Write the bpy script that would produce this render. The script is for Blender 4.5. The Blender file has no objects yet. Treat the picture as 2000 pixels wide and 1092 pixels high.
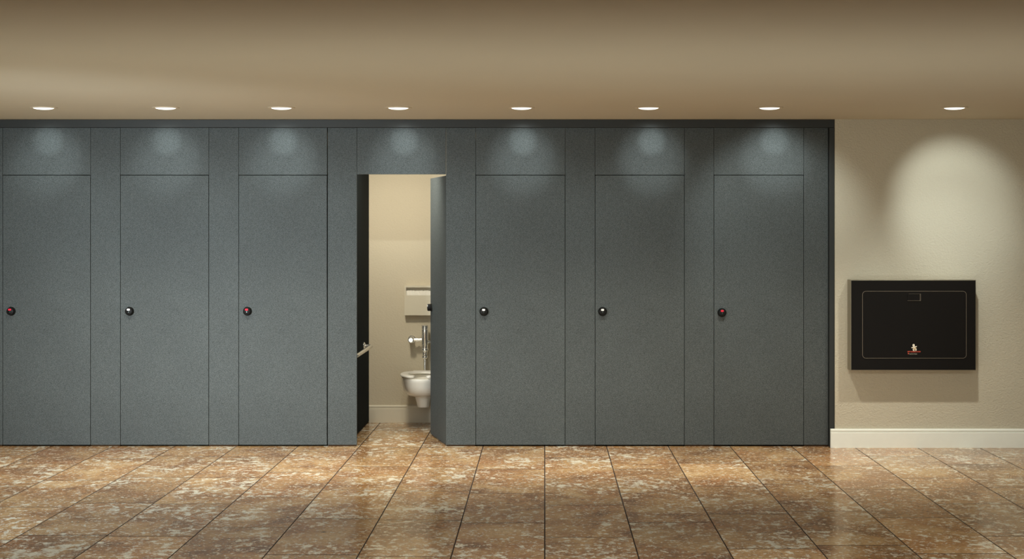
import bpy, bmesh, math, random
from mathutils import Vector, Matrix

PI = math.pi
random.seed(7)
scene = bpy.context.scene
COL = scene.collection
F = 3050.0                 # focal length in px of the 2000 px wide frame
D = 12.2                   # camera to partition face
EYE = 1.664
CX, CY = 1064.0, 456.0     # vanishing point of the photograph
CEIL = 2.552

def wx(px, Y=0.0): return (px - CX) * (D + Y) / F
def wz(py, Y=0.0): return EYE + (CY - py) * (D + Y) / F

# ------------------------------------------------------------------ materials
def mat(name):
    m = bpy.data.materials.new(name); m.use_nodes = True
    nt = m.node_tree
    for n in list(nt.nodes): nt.nodes.remove(n)
    out = nt.nodes.new('ShaderNodeOutputMaterial')
    b = nt.nodes.new('ShaderNodeBsdfPrincipled')
    nt.links.new(b.outputs[0], out.inputs[0])
    return m, nt, b

def nd(nt, kind, **kw):
    n = nt.nodes.new(kind)
    for k, v in kw.items(): setattr(n, k, v)
    return n

def math_(nt, op, a, b=None, clamp=False):
    n = nt.nodes.new('ShaderNodeMath'); n.operation = op; n.use_clamp = clamp
    for i, v in enumerate((a, b)):
        if v is None: continue
        if isinstance(v, (int, float)): n.inputs[i].default_value = v
        else: nt.links.new(v, n.inputs[i])
    return n.outputs[0]

def mix_(nt, f, a, b, mode='MIX'):
    n = nt.nodes.new('ShaderNodeMix'); n.data_type = 'RGBA'; n.blend_type = mode
    n.clamp_factor = True
    for i, v in ((0, f), (6, a), (7, b)):
        if isinstance(v, (int, float)): n.inputs[i].default_value = v
        elif isinstance(v, tuple): n.inputs[i].default_value = (*v, 1)
        else: nt.links.new(v, n.inputs[i])
    return n.outputs[2]

def noise_(nt, vec, scale, detail=2, rough=.5, dist=0.0):
    n = nt.nodes.new('ShaderNodeTexNoise')
    n.inputs['Scale'].default_value = scale; n.inputs['Detail'].default_value = detail
    n.inputs['Roughness'].default_value = rough; n.inputs['Distortion'].default_value = dist
    nt.links.new(vec, n.inputs['Vector'])
    return n.outputs[0]

def ramp_(nt, f, stops):
    n = nt.nodes.new('ShaderNodeValToRGB'); e = n.color_ramp.elements
    while len(e) < len(stops): e.new(0.5)
    for i, (p, c) in enumerate(stops):
        e[i].position = p; e[i].color = (*c, 1) if isinstance(c, tuple) else (c, c, c, 1)
    nt.links.new(f, n.inputs[0]); return n.outputs[0]

def bump_(nt, b, h, strength, dist):
    n = nt.nodes.new('ShaderNodeBump'); n.inputs['Strength'].default_value = strength
    n.inputs['Distance'].default_value = dist
    nt.links.new(h, n.inputs['Height']); nt.links.new(n.outputs[0], b.inputs['Normal'])

def plain(name, color, rough=.5, metal=0.0, spec=.5, var=.06, scale=30, coat=0.0):
    m, nt, b = mat(name)
    tc = nd(nt, 'ShaderNodeTexCoord').outputs['Object']
    n = noise_(nt, tc, scale, 3)
    lo = tuple(c * (1 - var) for c in color); hi = tuple(min(1, c * (1 + var)) for c in color)
    nt.links.new(mix_(nt, n, lo, hi), b.inputs['Base Color'])
    b.inputs['Roughness'].default_value = rough; b.inputs['Metallic'].default_value = metal
    b.inputs['Specular IOR Level'].default_value = spec
    b.inputs['Coat Weight'].default_value = coat
    return m

def speckled(name, lo, hi, rough, spec, scale=210):
    m, nt, b = mat(name)
    mpp = nd(nt, 'ShaderNodeMapping'); mpp.inputs['Location'].default_value = (3.1173, 1.7371, 5.3319); mpp.inputs['Rotation'].default_value = (.62, .37, .21)
    nt.links.new(nd(nt, 'ShaderNodeTexCoord').outputs['Object'], mpp.inputs[0]); tc = mpp.outputs[0]
    n = noise_(nt, tc, scale, 3, .75)
    r = ramp_(nt, n, [(.36, lo), (.64, hi)])
    big = noise_(nt, tc, 2.2, 2)
    r = mix_(nt, 1.0, r, ramp_(nt, big, [(.3, .94), (.7, 1.06)]), 'MULTIPLY')
    nt.links.new(r, b.inputs['Base Color'])
    b.inputs['Roughness'].default_value = rough; b.inputs['Specular IOR Level'].default_value = spec
    bump_(nt, b, n, .12, .002)
    return m

def plaster(name, color, scale, strength, var=.03):
    m, nt, b = mat(name)
    tc = nd(nt, 'ShaderNodeTexCoord').outputs['Object']
    mp = nd(nt, 'ShaderNodeMapping'); mp.inputs['Scale'].default_value = (1, 1, 1.3); mp.inputs['Location'].default_value = (.31, .773, .57); mp.inputs['Rotation'].default_value = (.0, .0, .41)
    nt.links.new(tc, mp.inputs[0])
    n = noise_(nt, mp.outputs[0], scale, 3, .55, .6)
    big = noise_(nt, tc, 1.3, 2)
    lo = tuple(c * (1 - var) for c in color); hi = tuple(c * (1 + var) for c in color)
    nt.links.new(mix_(nt, big, lo, hi), b.inputs['Base Color'])
    b.inputs['Roughness'].default_value = .75; b.inputs['Specular IOR Level'].default_value = .15
    bump_(nt, b, n, strength, .010)
    return m

def travertine():
    m, nt, b = mat('travertine_tile')
    tc = nd(nt, 'ShaderNodeTexCoord').outputs['Object']
    sp = nd(nt, 'ShaderNodeSeparateXYZ'); nt.links.new(tc, sp.inputs[0])
    x, y = sp.outputs[0], sp.outputs[1]
    u = math_(nt, 'DIVIDE', x, .482); ci = math_(nt, 'FLOOR', u)
    wn = nd(nt, 'ShaderNodeTexWhiteNoise', noise_dimensions='1D'); nt.links.new(ci, wn.inputs['W'])
    v = math_(nt, 'ADD', math_(nt, 'DIVIDE', y, 1.02), math_(nt, 'MULTIPLY', wn.outputs[0], 1.0))
    ri = math_(nt, 'FLOOR', v)
    cb = nd(nt, 'ShaderNodeCombineXYZ'); nt.links.new(ci, cb.inputs[0]); nt.links.new(ri, cb.inputs[1])
    w2 = nd(nt, 'ShaderNodeTexWhiteNoise', noise_dimensions='2D'); nt.links.new(cb.outputs[0], w2.inputs['Vector'])
    sc = nd(nt, 'ShaderNodeVectorMath', operation='SCALE'); nt.links.new(w2.outputs['Color'], sc.inputs[0]); sc.inputs['Scale'].default_value = 9.0
    ad = nd(nt, 'ShaderNodeVectorMath', operation='ADD'); nt.links.new(tc, ad.inputs[0]); nt.links.new(sc.outputs[0], ad.inputs[1])
    mp = nd(nt, 'ShaderNodeMapping'); mp.inputs['Scale'].default_value = (1, .80, 1); nt.links.new(ad.outputs[0], mp.inputs[0])
    p = mp.outputs[0]
    clouds = noise_(nt, p, 3.2, 6, .62, .5)
    base = ramp_(nt, clouds, [(.30, (.20, .095, .036)), (.44, (.36, .195, .082)), (.58, (.50, .315, .145)), (.74, (.62, .45, .25))])
    # rusty clouds
    rust = noise_(nt, p, 1.6, 3, .5, .8)
    base = mix_(nt, math_(nt, 'MULTIPLY', ramp_(nt, rust, [(.50, 0.0), (.68, 1.0)]), .5), base, (.40, .175, .060))
    # pale flecks, more in some places than in others
    fl = noise_(nt, p, 16, 6, .70, .25)
    dens = noise_(nt, p, 1.9, 2)
    thr = math_(nt, 'ADD', fl, math_(nt, 'MULTIPLY', math_(nt, 'SUBTRACT', dens, .5), .35))
    flm = ramp_(nt, thr, [(.555, 0.0), (.61, 1.0)])
    fl2 = ramp_(nt, noise_(nt, p, 40, 3, .65, .2), [(.575, 0.0), (.63, .8)])
    msk = math_(nt, 'MAXIMUM', flm, fl2)
    base = mix_(nt, math_(nt, 'MULTIPLY', msk, .92), base, (.82, .79, .66))
    # fine grain and streaks
    mp2 = nd(nt, 'ShaderNodeMapping'); mp2.inputs['Scale'].default_value = (1, 1.3, 1); nt.links.new(ad.outputs[0], mp2.inputs[0])
    gr = noise_(nt, mp2.outputs[0], 42, 4, .7, .4)
    base = mix_(nt, 1.0, base, ramp_(nt, gr, [(.30, .62), (.68, 1.22)]), 'MULTIPLY')
    # pits
    pit = ramp_(nt, noise_(nt, mp2.outputs[0], 19, 2, .5, .2), [(.235, 1.0), (.265, 0.0)])
    base = mix_(nt, pit, base, (.03, .016, .008))
    base = mix_(nt, 1.0, base, ramp_(nt, w2.outputs[0], [(0, .80), (1, 1.12)]), 'MULTIPLY')
    # joints
    fu = math_(nt, 'MULTIPLY', math_(nt, 'SUBTRACT', .5, math_(nt, 'ABSOLUTE', math_(nt, 'SUBTRACT', math_(nt, 'FRACT', u), .5))), .482)
    fv = math_(nt, 'MULTIPLY', math_(nt, 'SUBTRACT', .5, math_(nt, 'ABSOLUTE', math_(nt, 'SUBTRACT', math_(nt, 'FRACT', v), .5))), 1.02)
    j = math_(nt, 'MAXIMUM', math_(nt, 'LESS_THAN', fu, .0036), math_(nt, 'LESS_THAN', fv, .0050))
    base = mix_(nt, j, base, (.022, .010, .005))
    nt.links.new(base, b.inputs['Base Color'])
    rg = math_(nt, 'ADD', .11, math_(nt, 'MULTIPLY', gr, .13))
    rg = math_(nt, 'ADD', rg, math_(nt, 'MULTIPLY', j, .5))
    nt.links.new(rg, b.inputs['Roughness'])
    b.inputs['Specular IOR Level'].default_value = .38
    bump_(nt, b, gr, .03, .002)
    return m

M = {}
M['floor'] = travertine()
M['ceiling'] = plaster('warm_ceiling_paint', (.545, .487, .375), 40, .05)
M['wall'] = plaster('cream_orange_peel_plaster', (.545, .51, .41), 62, .6)
M['stall_wall'] = plaster('cream_stall_plaster', (.60, .53, .395), 58, .28)
M['white_trim'] = plain('white_trim_paint', (.86, .90, .85), .4, spec=.4, var=.02)
M['cream_trim'] = plain('cream_trim_paint', (.74, .68, .54), .4, spec=.4, var=.02)
M['laminate'] = speckled('graphite_speckled_laminate', (.028, .0345, .0355), (.116, .133, .137), .62, .2, 235)
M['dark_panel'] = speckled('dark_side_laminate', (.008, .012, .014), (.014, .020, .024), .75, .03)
M['frame'] = plain('charcoal_frame', (.024, .028, .028), .5, spec=.35)
M['shoe'] = plain('brown_shadow_shoe', (.05, .028, .014), .7, spec=.1)  # foot strip added under the panels, coloured as their shadow line
M['black_knob'] = plain('black_knob_plastic', (.008, .008, .008), .42, spec=.12)
M['knob_rim'] = plain('dark_green_grey_metal', (.05, .06, .055), .3, metal=.6)
M['red'] = plain('red_indicator', (.66, .03, .06), .6, spec=.1)
M['white_ind'] = plain('white_indicator', (.9, .9, .88), .35)
M['chrome'] = plain('polished_chrome', (.86, .84, .78), .20, metal=.80, var=.02)
M['steel'] = plain('brushed_steel', (.27, .245, .18), .42, metal=.4, var=.04)
M['cream_steel'] = plain('satin_steel_cream', (.66, .60, .46), .42, metal=.25, var=.02)
M['paper'] = plain('tissue_paper', (.82, .78, .68), .9, spec=.1, var=.08, scale=60)
M['china'] = plain('vitreous_china', (.84, .81, .72), .12, spec=.5, var=.01, coat=.4)
M['seat'] = plain('white_seat_plastic', (.86, .83, .75), .25, spec=.5, var=.01)
M['black_panel'] = plain('black_satin_plastic', (.0075, .0066, .0060), .45, spec=.12, var=.05)
M['rim_line'] = plain('thin_silver_edge', (.20, .17, .13), .4, metal=.5)
M['silver'] = plain('silver_edge', (.55, .52, .44), .35, metal=.5)
M['ink_white'] = plain('cream_ink', (.80, .74, .62), .6)
M['ink_tan'] = plain('tan_ink', (.62, .47, .28), .6)
M['ink_red'] = plain('red_ink', (.70, .10, .055), .6)
M['ink_grey'] = plain('grey_ink', (.40, .38, .30), .6)
M['trim_ring'] = plain('painted_trim_ring', (.56, .47, .34), .5)
def lens_mat():
    m, nt, b = mat('lit_lens')
    tc = nd(nt, 'ShaderNodeTexCoord').outputs['Object']
    n = noise_(nt, tc, 60, 2)
    c = mix_(nt, n, (.90, .98, .92), (1.0, 1.0, .95))
    nt.links.new(c, b.inputs['Emission Color']); nt.links.new(c, b.inputs['Base Color'])
    b.inputs['Emission Strength'].default_value = 1.25
    return m
M['lens'] = lens_mat()

# ------------------------------------------------------------------ mesh helpers
def bx(bm, x0, x1, y0, y1, z0, z1, bev=0.0):
    t = bmesh.new()
    r = bmesh.ops.create_cube(t, size=1.0)
    for v in t.verts:
        v.co = Vector(((x0 + x1) / 2 + v.co.x * (x1 - x0), (y0 + y1) / 2 + v.co.y * (y1 - y0), (z0 + z1) / 2 + v.co.z * (z1 - z0)))
    if bev > 0:
        bmesh.ops.bevel(t, geom=list(t.edges), offset=bev, segments=2, affect='EDGES', profile=.5)
    merge(bm, t)

def merge(bm, t, mtx=None):
    if mtx is not None: bmesh.ops.transform(t, matrix=mtx, verts=t.verts)
    me = bpy.data.meshes.new('tmp'); t.to_mesh(me); t.free()
    bm.from_mesh(me); bpy.data.meshes.remove(me)

def lathe(bm, prof, mtx=None, n=40, cap=True):
    """prof = [(r, h)...] turned about the local z axis"""
    t = bmesh.new(); rings = []
    for r, h in prof:
        rings.append([t.verts.new((r * math.cos(2 * PI * k / n), r * math.sin(2 * PI * k / n), h)) for k in range(n)])
    for a, b in zip(rings, rings[1:]):
        for k in range(n):
            t.faces.new((a[k], a[(k + 1) % n], b[(k + 1) % n], b[k]))
    if cap:
        t.faces.new(rings[0]); t.faces.new(rings[-1])
    bmesh.ops.remove_doubles(t, verts=t.verts, dist=1e-6)
    bmesh.ops.recalc_face_normals(t, faces=t.faces)
    merge(bm, t, mtx)

def loft(bm, rings, cap0=True, cap1=True, close=False):
    t = bmesh.new(); R = [[t.verts.new(p) for p in ring] for ring in rings]
    n = len(R[0]); pairs = list(zip(R, R[1:]))
    if close: pairs.append((R[-1], R[0]))
    for a, b in pairs:
        for k in range(n):
            t.faces.new((a[k], a[(k + 1) % n], b[(k + 1) % n], b[k]))
    if not close:
        if cap0: t.faces.new(R[0])
        if cap1: t.faces.new(R[-1])
    bmesh.ops.recalc_face_normals(t, faces=t.faces)
    merge(bm, t)

def tube(bm, pts, r, n=16):
    """round tube along a polyline"""
    pts = [Vector(p) for p in pts]; rings = []
    up = None
    for i, p in enumerate(pts):
        d = (pts[min(i + 1, len(pts) - 1)] - pts[max(i - 1, 0)]).normalized()
        if up is None:
            up = Vector((0, 0, 1)) if abs(d.z) < .9 else Vector((1, 0, 0))
        s = d.cross(up).normalized(); up = s.cross(d).normalized()
        rr = r[i] if isinstance(r, (list, tuple)) else r
        rings.append([p + (s * math.cos(2 * PI * k / n) + up * math.sin(2 * PI * k / n)) * rr for k in range(n)])
    loft(bm, rings)

def flat(bm, pts, y0, y1):
    """outline in the XZ plane given thickness along Y"""
    t = bmesh.new()
    a = [t.verts.new((x, y0, z)) for x, z in pts]; b = [t.verts.new((x, y1, z)) for x, z in pts]
    n = len(pts)
    t.faces.new(a); t.faces.new(b)
    for k in range(n): t.faces.new((a[k], a[(k + 1) % n], b[(k + 1) % n], b[k]))
    bmesh.ops.recalc_face_normals(t, faces=t.faces)
    merge(bm, t)

def rrect(x0, x1, z0, z1, r, n=8):
    p = []
    for cx, cz, a0 in ((x1 - r, z1 - r, 0), (x0 + r, z1 - r, PI / 2), (x0 + r, z0 + r, PI), (x1 - r, z0 + r, 3 * PI / 2)):
        for k in range(n + 1):
            a = a0 + PI / 2 * k / n; p.append((cx + r * math.cos(a), cz + r * math.sin(a)))
    return p

def capsule(x0, z0, x1, z1, r0, r1, n=10):
    a = math.atan2(z1 - z0, x1 - x0); p = []
    for k in range(n + 1):
        t = a + PI / 2 + PI * k / n; p.append((x0 + r0 * math.cos(t), z0 + r0 * math.sin(t)))
    for k in range(n + 1):
        t = a - PI / 2 + PI * k / n; p.append((x1 + r1 * math.cos(t), z1 + r1 * math.sin(t)))
    return p

def obj(name, bm, m, parent=None, loc=None, smooth=False):
    me = bpy.data.meshes.new(name); bm.to_mesh(me); bm.free()
    me.materials.append(m)
    if smooth:
        for p in me.polygons: p.use_smooth = True
        try: me.set_sharp_from_angle(angle=math.radians(38))
        except Exception: pass
    o = bpy.data.objects.new(name, me); COL.objects.link(o)
    if parent is not None: o.parent = parent
    if loc is not None: o.location = loc
    return o

def thing(name, label, cat, loc=(0, 0, 0), rotz=0.0, group=None):
    o = bpy.data.objects.new(name, None); COL.objects.link(o)
    o.empty_display_size = .1
    o.location = loc; o.rotation_euler = (0, 0, rotz); o['label'] = label; o['category'] = cat
    if group: o['group'] = group
    return o

def tag(o, label, cat, group=None):
    o['label'] = label; o['category'] = cat
    if group: o['group'] = group
    return o

def struct(name, bm, m, label=None, cat=None):
    o = obj(name, bm, m); o['kind'] = 'structure'
    if label: o['label'] = label; o['category'] = cat
    return o

def boxo(*a, bev=0.0):
    bm = bmesh.new(); bx(bm, *a, bev=bev); return bm

RX = Matrix.Rotation(PI / 2, 4, 'X')       # local z -> -Y
def axis_y(x, y, z):                        # lathe axis pointing to the camera (-Y), origin at x,y,z
    return Matrix.Translation((x, y, z)) @ RX

# ------------------------------------------------------------------ room
XL, XR, YB, YS = -4.47, 5.0, -13.4, 1.55
WY = -.06                                    # face of the right hand wall
FR0, FR1 = wx(1618), wx(1628)                # dark jamb
struct('floor', boxo(XL - .1, XR + .1, YB - .1, YS + .1, -.10, 0), M['floor'], 'brown mottled travertine tile floor with thin dark joints', 'floor')
struct('ceiling', boxo(XL - .1, XR + .1, YB - .1, YS + .1, CEIL, CEIL + .1), M['ceiling'], 'smooth warm tan ceiling above the stalls', 'ceiling')
struct('wall_back', boxo(FR1, XR, WY, YS + .1, 0, CEIL), M['wall'], 'cream textured wall right of the dark partitions', 'wall')
struct('wall_stall', boxo(XL, FR1, YS, YS + .1, 0, CEIL), M['stall_wall'], 'cream textured wall behind the toilet', 'wall')
struct('wall_left', boxo(XL - .1, XL, YB, YS + .1, 0, CEIL), M['wall'], 'cream side wall', 'wall')
struct('wall_right', boxo(XR, XR + .1, YB, YS + .1, 0, CEIL), M['wall'], 'cream side wall', 'wall')
struct('wall_rear', boxo(XL - .1, XR + .1, YB - .1, YB, 0, CEIL), M['wall'], 'cream rear wall', 'wall')

def baseboard(name, x0, x1, yw, h, t, m, label):
    """moulded profile run along X, in front of a wall whose face is yw"""
    prof = [(0, 0), (-t, 0), (-t, h * .80), (-t * .78, h * .815), (-t * .78, h * .865), (-t * .95, h * .88), (-t * .95, h * .955), (-t * .55, h), (0, h)]
    bm = bmesh.new()
    loft(bm, [[(x, yw + y, z) for y, z in prof] for x in (x0, x1)])
    return struct(name, bm, m, label, 'baseboard')
baseboard('baseboard_back', wx(1622.5, -.085), XR, WY - .001, .146, .024, M['white_trim'], 'white moulded baseboard under the changing station wall')
baseboard('baseboard_stall', wx(677) + .002, wx(900), YS - .001, .153, .02, M['cream_trim'], 'cream moulded baseboard behind the toilet')

# ------------------------------------------------------------------ partitions
PT = .022                  # panel thickness
ZB, ZD, HB = .012, wz(342), wz(249, -.045)
bays = [(5, 177), (235, 408), (466, 639), (697, 871), (929, 1104), (1162, 1337), (1394, 1570)]
order = ['leftmost', 'second', 'third', 'fourth', 'fifth', 'sixth', 'seventh']
g = .0028
# header and jamb
hd = tag(obj('header_rail', boxo(XL, FR1, -.045, .03, wz(249, -.045), CEIL - .001, bev=.003), M['frame']),
         'long charcoal header rail between the ceiling and the grey partitions', 'rail')
jb = tag(obj('jamb_post', boxo(FR0, FR1 - .001, -.045, .03, 0, wz(249, -.045) - .001, bev=.003), M['frame']),
         'narrow charcoal upright post between the last grey panel and the cream wall', 'post')

# pilasters
pil = [(-53, 5), (177, 235), (408, 466), (640, 697), (871, 929), (1104, 1162), (1337, 1394), (1570, 1618)]
pil_lab = ['slim grey fixed panel cut off by the left photo edge',
           'slim grey fixed panel between the first and second doors from the left',
           'slim grey fixed panel between the second and third doors from the left',
           'slim grey fixed panel at the left edge of the open stall doorway',
           'slim grey fixed panel just right of the open door\'s hinge edge',
           'slim grey fixed panel between the fifth and sixth doors from the left',
           'slim grey fixed panel between the sixth and seventh doors from the left',
           'narrowest grey fixed panel beside the charcoal post at the right end']
for (a, b), lab in zip(pil, pil_lab):
    x0, x1 = wx(a), wx(b)
    last = (b == 1618)
    if a < 0: x0 = XL + .001
    t = thing('pilaster_panel', lab, 'panel', ((x0 + x1) / 2, 0, 0), group='fixed panels between the stall doors')
    w = (x1 - x0) / 2
    obj('panel', boxo(-w + .0007, w - .0007 - (.002 if last else 0), 0, PT, ZB, HB - .0004, bev=.0012), M['laminate'], t)
    obj('shadow_line_shoe', boxo(-w + .004, w - .004, .005, PT - .002, 0, ZB, bev=.0005), M['shoe'], t)

# panels over the doors
for i, (a, b) in enumerate(bays):
    x0, x1 = wx(a), wx(b)
    zb = ZD if i != 3 else wz(341)
    lab = 'grey panel over the ' + (order[i] + ' closed door' if i == 0 else ('open stall doorway' if i == 3 else order[i] + ' door from the left')) + ', under the header'
    o = obj('transom_panel', boxo(-(x1 - x0) / 2 + .0016, (x1 - x0) / 2 - .0016, 0.0005, PT, zb + .002, HB, bev=.0012), M['laminate'], None, ((x0 + x1) / 2, 0, 0))
    tag(o, lab, 'panel', 'panels over the stall doors')

# knob with coin slot and occupancy window (built once per colour)
def knob_parts(t, kx, kz, y0, ind):
    bm = bmesh.new()
    lathe(bm, [(0, 0), (.0335, 0), (.0335, .004), (.0325, .007), (.0295, .009), (.0290, .030), (.0270, .0345), (.0255, .0355), (0, .0355)], axis_y(kx, y0, kz), 48)
    k = obj('knob', bm, M['black_knob'], t, smooth=True)
    bm = bmesh.new()
    lathe(bm, [(.0335, -.0005), (.0350, -.0005), (.0352, .002), (.0335, .0045)], axis_y(kx, y0, kz), 48, cap=False)
    obj('knob_rim', bm, M['knob_rim'], k, smooth=True)
    bm = bmesh.new()
    flat(bm, rrect(kx - .0125, kx + .0105, kz + .0070, kz + .0215, .0045), y0 - .0372, y0 - .0352)
    o = obj('indicator_window', bm, M['red'] if ind == 'red' else M['white_ind'], k)
    o['label'] = ind + ' occupancy indicator'
    bm = bmesh.new()
    flat(bm, rrect(kx - .0030, kx + .0030, kz - .0095, kz + .0025, .0025), y0 - .0368, y0 - .0352)
    obj('coin_slot', bm, M['knob_rim'], k)

knob_px = [(20.5, 608, 'red'), (252, 608, 'white'), (482.5, 608, 'red'), None, (945, 608.5, 'white'), (1177, 608.5, 'white'), (1410.5, 610.5, 'red')]
for i, (a, b) in enumerate(bays):
    if i == 3: continue
    x0, x1 = wx(a), wx(b)
    kx, ky, ind = knob_px[i]
    t = thing('stall_door', 'closed grey stall door with %s indicator knob, %s door from the left' % (ind, {0: 'first'}.get(i, order[i])), 'door',
              ((x0 + x1) / 2, 0, 0), group='closed stall doors')
    w = (x1 - x0) / 2
    obj('door_panel', boxo(-w + g, w - g, -.0008, PT, ZB, ZD - g, bev=.0013), M['laminate'], t)
    knob_parts(t, wx(kx, -.02) - (x0 + x1) / 2, wz(ky), -.0008, ind)

# open door, hinged on its right edge and swung into the stall
hx = wx(871, .026)
ang = math.atan2(.168, .66)
W4 = wx(871) - wx(697) - .008
t = thing('stall_door', 'grey stall door standing open into the stall with the toilet', 'door', (hx, .026, 0), -(PI / 2 - ang))
obj('door_panel', boxo(-W4, 0, 0, PT, ZB, ZD - g, bev=.0013), M['laminate'], t)
knob_parts(t, -W4 + .062, wz(601, .6), 0, 'white')
bm = bmesh.new()
for z in (.18, 1.05, 1.9): lathe(bm, [(.006, z), (.006, z + .09)], Matrix.Translation((.0015, PT + .004, 0)), 16)
obj('hinge_barrel', bm, M['frame'], t, smooth=True)

# stall side panels
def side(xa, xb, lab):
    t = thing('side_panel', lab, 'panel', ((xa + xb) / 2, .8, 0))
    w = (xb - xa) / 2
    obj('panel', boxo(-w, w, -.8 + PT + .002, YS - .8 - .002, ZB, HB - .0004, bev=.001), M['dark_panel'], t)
    obj('shadow_line_shoe', boxo(-w + .004, w - .004, -.8 + PT + .004, YS - .8 - .004, 0, ZB), M['shoe'], t)
SX = wx(677)
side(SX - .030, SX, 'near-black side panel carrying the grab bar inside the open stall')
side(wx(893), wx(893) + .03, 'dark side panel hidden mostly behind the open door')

# grab bar
t = thing('grab_bar', 'short polished chrome grab bar on the dark side panel of the open stall', 'grab bar', (SX, .7, .70))
bm = bmesh.new()
pts = [(.002, -.62, 0), (.035, -.62, 0)]
for k in range(7): a = PI / 2 * k / 6; pts.append((.035 + .035 * math.sin(a) * .9, -.62 + .035 * (1 - math.cos(a)), 0))
for k in range(7): a = PI / 2 * k / 6; pts.append((.035 + .0315 * math.cos(a), .42 + .035 * math.sin(a), 0))
pts.append((.002, .455, 0))
tube(bm, pts, .0155, 20); obj('bar', bm, M['chrome'], t, smooth=True)
for yy in (-.62, .455):
    bm = bmesh.new()
    lathe(bm, [(0, 0), (.034, 0), (.034, .004), (.028, .011), (.017, .013), (0, .013)], Matrix.Translation((0.0, yy, 0)) @ Matrix.Rotation(PI / 2, 4, 'Y'), 32)
    obj('flange', bm, M['chrome'], t, smooth=True)

# ------------------------------------------------------------------ toilet
TX = -1.05
t = thing('toilet', 'white wall-hung toilet with open-front seat in the open stall', 'toilet', (TX, YS, 0))
N = 56
def egg(hw, yb, yf, z, sq=2.25, tilt=0.0):
    """closed outline: back at y=yb (near wall), front at y=yf"""
    yc = yb + (yf - yb) * .42; p = []
    for k in range(N):
        a = 2 * PI * k / N; c, s = math.cos(a), math.sin(a)
        x = hw * math.copysign(abs(c) ** (2 / sq), c)
        L = (yc - yf) if s < 0 else (yb - yc)
        y = yc + L * math.copysign(abs(s) ** (2 / (sq if s < 0 else 3.2)), s)
        p.append((x, y, z + tilt * (y - yc)))
    return p
bm = bmesh.new()
outer = [egg(.085, -.07, -.36, .264), egg(.122, -.045, -.46, .270), egg(.150, -.03, -.53, .290), egg(.168, -.02, -.585, .325), egg(.178, -.015, -.612, .365),
         egg(.181, -.012, -.625, .405), egg(.184, -.012, -.632, .425), egg(.182, -.013, -.630, .434), egg(.174, -.02, -.620, .438)]
inner = [egg(.142, -.17, -.588, .436), egg(.134, -.175, -.580, .425), egg(.120, -.19, -.54, .37), egg(.085, -.22, -.45, .31), egg(.04, -.25, -.36, .285)]
loft(bm, outer + inner)
obj('bowl', bm, M['china'], t, smooth=True)
bm = bmesh.new()
loft(bm, [egg(.044, -.20, -.30, .160, 2.6), egg(.052, -.185, -.32, .168, 2.6), egg(.062, -.17, -.345, .22, 2.6), egg(.074, -.14, -.37, .266, 2.6), egg(.085, -.11, -.39, .282, 2.6)])
obj('drain_foot', bm, M['china'], t, smooth=True)
bm = bmesh.new()
loft(bm, [rr for rr in [[(x, y, z) for x, z in rrect(-.15 + i, .15 - i, .23 + i, .425, .03)] for y, i in ((-.0015, .0), (-.06, .0), (-.12, .02))]])
obj('wall_mount', bm, M['china'], t, smooth=True)
# open front seat: sweep a rounded cross-section round the egg, leaving a gap at the front
bm = bmesh.new(); rings = []
K = 60; gap = .30
for k in range(K + 1):
    a = -PI / 2 + gap + (2 * PI - 2 * gap) * k / K
    c, s = math.cos(a), math.sin(a)
    def P(hw, yb, yf, sq=2.2):
        yc = yb + (yf - yb) * .42
        L = (yc - yf) if s < 0 else (yb - yc)
        return Vector((hw * math.copysign(abs(c) ** (2 / sq), c), yc + L * math.copysign(abs(s) ** (2 / (sq if s < 0 else 3.0)), s), 0))
    o_ = P(.190, -.10, -.645); i_ = P(.118, -.20, -.55)
    e = min(1.0, min(k, K - k) / 2.0 + .45)
    mid = (o_ + i_) / 2; ring = []
    for q in range(12):
        th = 2 * PI * q / 12
        w_ = math.copysign(abs(math.cos(th)) ** .6, math.cos(th)); h_ = math.copysign(abs(math.sin(th)) ** .7, math.sin(th))
        pnt = mid + (o_ - mid) * w_ * e
        ring.append((pnt.x, pnt.y, .4535 + .0125 * h_ * e))
    rings.append(ring)
loft(bm, rings)
bx(bm, -.10, .10, -.165, -.105, .440, .468, bev=.008)
obj('seat', bm, M['seat'], t, smooth=True)
bm = bmesh.new()
lathe(bm, [(.022, .425), (.022, .444), (.017, .450), (.017, .458)], Matrix.Translation((0, -.075, 0)), 32)
obj('spud', bm, M['china'], t, smooth=True)

# flush valve
t = thing('flush_valve', 'polished chrome flush valve standing above the toilet', 'valve', (TX, YS, .6))
def fv(name, parts, m=M['chrome'], parent=t):
    bm = bmesh.new()
    for pr, mt in parts: lathe(bm, pr, mt, 32)
    return obj(name, bm, m, parent, smooth=True)
VY = -.075
T0 = Matrix.Translation((0, VY, 0))
fv('valve_body', [([(0, .262), (.024, .262), (.0295, .257), (.030, .250), (.030, .232), (.028, .230), (.028, .226), (.030, .224), (.030, .09), (.027, .086), (.027, .06), (.031, .056), (.031, .040), (.026, .034), (.022, .018), (.022, .0), (.0, .0)], T0)])
fv('coupling_nut', [([(0, -.006), (.023, -.006), (.025, -.010), (.025, -.024), (.019, -.030), (.015, -.034), (0, -.034)], T0)])
fv('flush_tube', [([(0, -.034), (.0105, -.034), (.0105, -.1415), (0, -.1415)], T0)])
bm = bmesh.new()
tube(bm, [(-.118, VY, .132), (-.09, VY, .132), (-.03, VY, .132), (-.02, VY, .132)], [.016, .016, .016, .016])
lathe(bm, [(.0215, 0), (.0215, .018)], Matrix.Translation((-.075, VY, .132)) @ Matrix.Rotation(PI / 2, 4, 'Y'), 24)
lathe(bm, [(.020, 0), (.020, .014)], Matrix.Translation((-.044, VY, .132)) @ Matrix.Rotation(PI / 2, 4, 'Y'), 24)
obj('supply_pipe', bm, M['chrome'], t, smooth=True)
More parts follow.
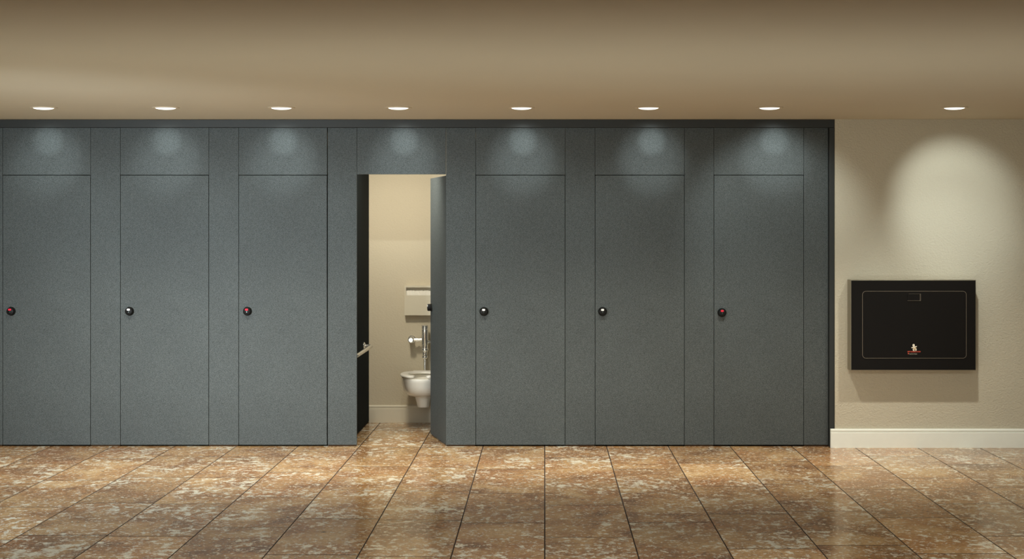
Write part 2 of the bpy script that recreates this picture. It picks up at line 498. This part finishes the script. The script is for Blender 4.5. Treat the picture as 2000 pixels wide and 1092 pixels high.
fv('control_stop', [([(0, 0), (.034, 0), (.034, .004), (.025, .012), (.0235, .014), (.0235, .085), (.0255, .090), (.0255, .108), (.019, .114), (0, .114)], axis_y(-.120, 0, .132))])
bm = bmesh.new()
lathe(bm, [(.0125, 0), (.0125, .014), (.010, .018), (.0065, .05), (.0075, .085), (.0, .088)], Matrix.Translation((.022, VY, .115)) @ Matrix.Rotation(PI / 2 + .12, 4, 'Y'), 24)
obj('flush_handle', bm, M['chrome'], t, smooth=True)

# seat cover dispenser
dx0, dx1, dz0, dz1 = wx(790, 1.49), wx(790, 1.49) + .405, wz(616, 1.49), wz(558, 1.49)
dc = (dx0 + dx1) / 2
t = thing('seat_cover_dispenser', 'cream metal seat cover dispenser on the wall above the toilet', 'dispenser', (dc, YS, dz0))
w, h = (dx1 - dx0) / 2, dz1 - dz0
bm = bmesh.new()
bx(bm, -w, w, -.008, 0, 0, h)
bx(bm, -w, -w + .006, -.060, -.008, 0, h); bx(bm, w - .006, w, -.060, -.008, 0, h)
bx(bm, -w + .006, w - .006, -.060, -.008, h - .006, h); bx(bm, -w + .006, w - .006, -.060, -.008, 0, .006)
obj('case', bm, M['cream_steel'], t)
bm = bmesh.new()
zc = h - (577 - 558) / 222.6
flat(bm, [(-w, 0), (w, 0), (w, zc), (-w, zc)], -.0625, -.0605)
bx(bm, -w, -w + .014, -.0625, -.0605, zc, h); bx(bm, w - .014, w, -.0625, -.0605, zc, h); bx(bm, -w + .014, w - .014, -.0625, -.0605, h - .016, h)
obj('front_plate', bm, M['cream_steel'], t)
bm = bmesh.new()
n = 40; rows = []
for j, (yy, zz) in enumerate(((-.015, .02), (-.015, zc + .038), (-.030, zc + .043), (-.045, zc + .036), (-.050, zc + .006), (-.050, .02))):
    rows.append([(-w + .012 + (2 * w - .024) * k / n, yy + (random.uniform(-.002, .002) if 0 < j < 5 else 0),
                  zz + (random.uniform(-.004, .003) if 0 < j < 4 else 0)) for k in range(n + 1)])
tb = bmesh.new(); R = [[tb.verts.new(p) for p in r] for r in rows]
for a, b in zip(R, R[1:] + R[:1]):
    for k in range(n): tb.faces.new((a[k], a[k + 1], b[k + 1], b[k]))
tb.faces.new([r[0] for r in R]); tb.faces.new([r[-1] for r in R])
bmesh.ops.recalc_face_normals(tb, faces=tb.faces); merge(bm, tb)
o = obj('paper_seat_covers', bm, M['paper'], None, (dc, YS, dz0))
tag(o, 'pack of white paper seat covers showing in the dispenser slot', 'paper')

# ------------------------------------------------------------------ baby changing station
SY = -.20
sx0, sx1, sz0, sz1 = wx(1663, SY), wx(1905.5, SY), wz(722.5, SY), wz(548, SY)
scx = (sx0 + sx1) / 2
t = thing('changing_station', 'folded black wall-mounted baby changing station with steel sides on the cream wall', 'changing table', (scx, WY, sz0))
w, h = (sx1 - sx0) / 2, sz1 - sz0
def lx(px): return wx(px, SY) - scx
def lz(py): return wz(py, SY) - sz0
y0 = SY - WY
obj('steel_body', boxo(-w - .0045, w + .0045, y0 + .008, -.0012, -.0055, h + .005, bev=.002), M['steel'], t)
obj('front_frame', boxo(-w, w, y0, y0 + .008, 0, h, bev=.0015), M['black_panel'], t)
bm = bmesh.new()
R = .026
flat(bm, rrect(lx(1684.5), lx(1887), lz(699.5), lz(569), R), y0 - .004, y0 + .001)
dp = obj('fold_down_door', bm, M['black_panel'], t)
# silver edge of the door
bm = bmesh.new()
a = rrect(lx(1684.5) - .0018, lx(1887) + .0018, lz(699.5) - .0018, lz(569) + .0018, R + .0018)
b = rrect(lx(1684.5) + .0012, lx(1887) - .0012, lz(699.5) + .0012, lz(569) - .0012, R - .0012)
loft(bm, [[(x, y0 - .0005, z) for x, z in a], [(x, y0 - .0046, z) for x, z in a], [(x, y0 - .0046, z) for x, z in b], [(x, y0 - .0005, z) for x, z in b]], close=True)
obj('door_edge', bm, M['rim_line'], dp)
# handle cup
hx0, hx1, hz0, hz1 = lx(1772), lx(1798), lz(587.5), lz(574)
bm = bmesh.new()
flat(bm, rrect(hx0, hx1 - .010, hz0 + .003, hz1 - .002, .003), y0 - .012, y0 - .004)
hn = obj('handle', bm, M['black_panel'], dp)
bm = bmesh.new()
bx(bm, hx0, hx1, y0 - .0065, y0 - .004, hz0 - .001, hz0 + .0025); bx(bm, hx1 - .0035, hx1, y0 - .0065, y0 - .004, hz0 + .0025, hz1)
bx(bm, hx0 + .01, hx1, y0 - .0065, y0 - .004, hz1, hz1 + .0012)
bx(bm, hx1 - .0090, hx1 - .0082, y0 - .0125, y0 - .004, hz0 + .003, hz1 - .001)
obj('handle_edge', bm, M['rim_line'], dp)
# emblem and lettering
def pp(px, py): return (lx(px), lz(py))
yf = y0 - .0040
def disc(px, py, rx, ry, n=24):
    cx_, cz_ = pp(px, py); return [(cx_ + rx / 254.2 * math.cos(2 * PI * k / n), cz_ + ry / 254.2 * math.sin(2 * PI * k / n)) for k in range(n)]
def cap(x0_, y0_, x1_, y1_, r0, r1):
    a_, b_ = pp(x0_, y0_), pp(x1_, y1_); return capsule(a_[0], a_[1], b_[0], b_[1], r0 / 254.2, r1 / 254.2)
bm = bmesh.new()
flat(bm, disc(1784.2, 674.6, 2.2, 2.7), yf - .0014, yf)
for i, c in enumerate([(1780.7, 679.2, 1785, 678.2, .9, 1.2), (1785, 678.2, 1790, 676.6, 1.2, .7), (1783.8, 682, 1783.4, 684.3, 1.3, .8),
                       (1783.4, 684.2, 1785.2, 685.0, .8, .8), (1788.2, 681.4, 1789.3, 683.2, 1.4, .9), (1789.3, 683.2, 1788.2, 684.8, .9, .8)]):
    flat(bm, cap(*c), yf - .0012 + i * .00004, yf)
o = obj('baby_emblem', bm, M['ink_white'], dp); o['label'] = 'small white baby figure with tan nappy'
bm = bmesh.new()
flat(bm, cap(1784.4, 680.8, 1787.8, 680.2, 1.3, 1.5), yf - .0019, yf); flat(bm, cap(1786.2, 682, 1786.4, 682.8, 1.0, .8), yf - .0018, yf)
obj('nappy_emblem', bm, M['ink_tan'], dp)
def text(name, s, px, py, wpx, hpx, m, parent):
    c = bpy.data.curves.new('lettering', 'FONT'); c.body = s; c.size = 1.0; c.extrude = .02; c.offset = .012
    o = bpy.data.objects.new('lettering', c); COL.objects.link(o)
    bpy.context.view_layer.update()
    me = bpy.data.meshes.new_from_object(o.evaluated_get(bpy.context.evaluated_depsgraph_get()))
    bpy.data.objects.remove(o); bpy.data.curves.remove(c)
    xs = [v.co.x for v in me.vertices]; ys = [v.co.y for v in me.vertices]
    kx, kz = wpx / 254.2 / (max(xs) - min(xs)), hpx / 254.2 / (max(ys) - min(ys))
    X0, Z0 = pp(px, py)
    for v in me.vertices:
        x, y, z = v.co
        v.co = (X0 + (x - min(xs)) * kx, yf - .0006 - z * .02, Z0 + (y - min(ys)) * kz)
    me.materials.clear(); me.materials.append(m); me.name = name
    o = bpy.data.objects.new(name, me); COL.objects.link(o); o.parent = parent
    return o
text('red_lettering', 'BABY CHANGING STATION', 1772.3, 688.2, 25.4, 2.6, M['ink_red'], dp)
text('grey_lettering', 'Koala Kare Products', 1775.6, 692.2, 15.2, 2.0, M['ink_grey'], dp)
bm = bmesh.new(); flat(bm, disc(1773.9, 690.7, 1.2, 1.0), yf - .0010, yf); o = obj('emblem_dot', bm, M['ink_red'], dp)

# ------------------------------------------------------------------ ceiling downlights
LY = -1.19
lights = [(85, 95, 'first'), (323.5, 326, 'second'), (549.5, 553, 'third'), (778, 789, 'fourth'), (1018.5, 1021, 'fifth'), (1266.5, 1272, 'sixth'), (1503, 1512, 'seventh'), (1864, 1861, 'last')]
def aim(o, target):
    o.rotation_euler = (Vector(target) - o.location).to_track_quat('-Z', 'Y').to_euler()
def spot(loc, target, W, half, blend, color, radius):
    l = bpy.data.lights.new('lamp', 'SPOT'); l.energy = W; l.spot_size = 2 * math.radians(half); l.spot_blend = blend
    l.color = color; l.shadow_soft_size = radius
    o = bpy.data.objects.new('lamp', l); COL.objects.link(o); o.location = loc; aim(o, target); return o
where = ['above the leftmost stall door', 'above the second stall door', 'above the third stall door', 'above the open stall doorway',
         'above the fifth stall door', 'above the sixth stall door', 'above the seventh stall door', 'in front of the cream wall, above the changing station']
LC = (.93, 1.0, .96)
for i, (px, hot, nm) in enumerate(lights):
    x = wx(px, LY)
    t = thing('recessed_downlight', 'lit round recessed ceiling light ' + where[i], 'ceiling light', (x, LY, CEIL), group='round recessed ceiling lights')
    bm = bmesh.new()
    lathe(bm, [(.071, -.0002), (.096, -.0002), (.096, -.0025), (.092, -.0055), (.082, -.0065), (.074, -.0045), (.071, -.0002)], None, 48, cap=False)
    obj('trim_ring', bm, M['trim_ring'], t, smooth=True)
    bm = bmesh.new()
    lathe(bm, [(.0705, -.001), (.0705, -.0050), (.066, -.0080), (.05, -.0120), (.025, -.0145), (0.0001, -.015)], None, 48, cap=False)
    obj('lens', bm, M['lens'], t, smooth=True)
    lo = (x, LY, CEIL - .02)
    hx_ = wx(hot)
    wall8 = (i == 7)
    # wall washing beams
    if wall8:
        spot(lo, (hx_, 0, 1.88), 74, 25.5, .8, LC, .03)
        spot(lo, (hx_, 0, 1.00), 56, 32, .95, LC, .04)
    else:
        if i == 6: spot(lo, (hx_, 0, 1.75), 74, 33, .7, LC, .03)
        else: spot(lo, (hx_, 0, 1.55), 34, 36, 1.0, LC, .03)
        spot(lo, (hx_, 0, 2.385), 52, 6.5, 1.0, (.90, 1.0, .98), .01)
        spot(lo, (hx_, 0, 2.24), 44, 15, 1.0, (.92, 1.0, .98), .01)
    # downward beam on the floor
    spot(lo, (x, LY + .30, 0), 165, 48, 1.0, (1.0, .94, .80), .05)

# added lamps without fixtures: one in the open stall, soft fills in the room
spot((-1.36, .14, CEIL - .12), (-1.12, 1.50, 1.0), 102, 66, 1.0, (1.0, .93, .78), .14)

def area(loc, target, W, sx, sy, color, spread=180):
    l = bpy.data.lights.new('fill_lamp', 'AREA'); l.energy = W; l.shape = 'RECTANGLE'; l.size = sx; l.size_y = sy; l.color = color; l.spread = math.radians(spread)
    o = bpy.data.objects.new('fill_lamp', l); COL.objects.link(o); o.location = loc; aim(o, target); return o
area((-3.5, -5.4, 1.35), (-2.5, 0, .85), 42, 1.0, .9, (.84, .94, 1.0), 75)
area((-.3, -4.75, .05), (-.3, -2.4, 2.5), 84, 8.0, .8, (.96, 1.0, .93), 170)  # added uplight near the floor, brightens the ceiling and partitions
area((0, -6.6, 2.50), (0.0, -4.0, 0), 85, 8, .6, (1.0, .95, .84), 120)  # added overhead fill, brightens the foreground floor

w = bpy.data.worlds.new('world'); scene.world = w; w.use_nodes = True
w.node_tree.nodes['Background'].inputs[0].default_value = (.5, .45, .36, 1)
w.node_tree.nodes['Background'].inputs[1].default_value = .3

# ------------------------------------------------------------------ camera
cam = bpy.data.cameras.new('camera'); co = bpy.data.objects.new('camera', cam); COL.objects.link(co)
cam.sensor_width = 36; cam.lens = F / 2000 * 36
cam.shift_x = (1000 - CX) / 2000; cam.shift_y = -(546 - CY) / 2000
co.location = (0, -D, EYE); co.rotation_euler = (PI / 2, 0, 0)
cam.clip_start = .05
scene.camera = co
scene.view_settings.view_transform = 'Standard'
scene.view_settings.look = 'None'
scene.cycles.max_bounces = 8
scene.cycles.diffuse_bounces = 5
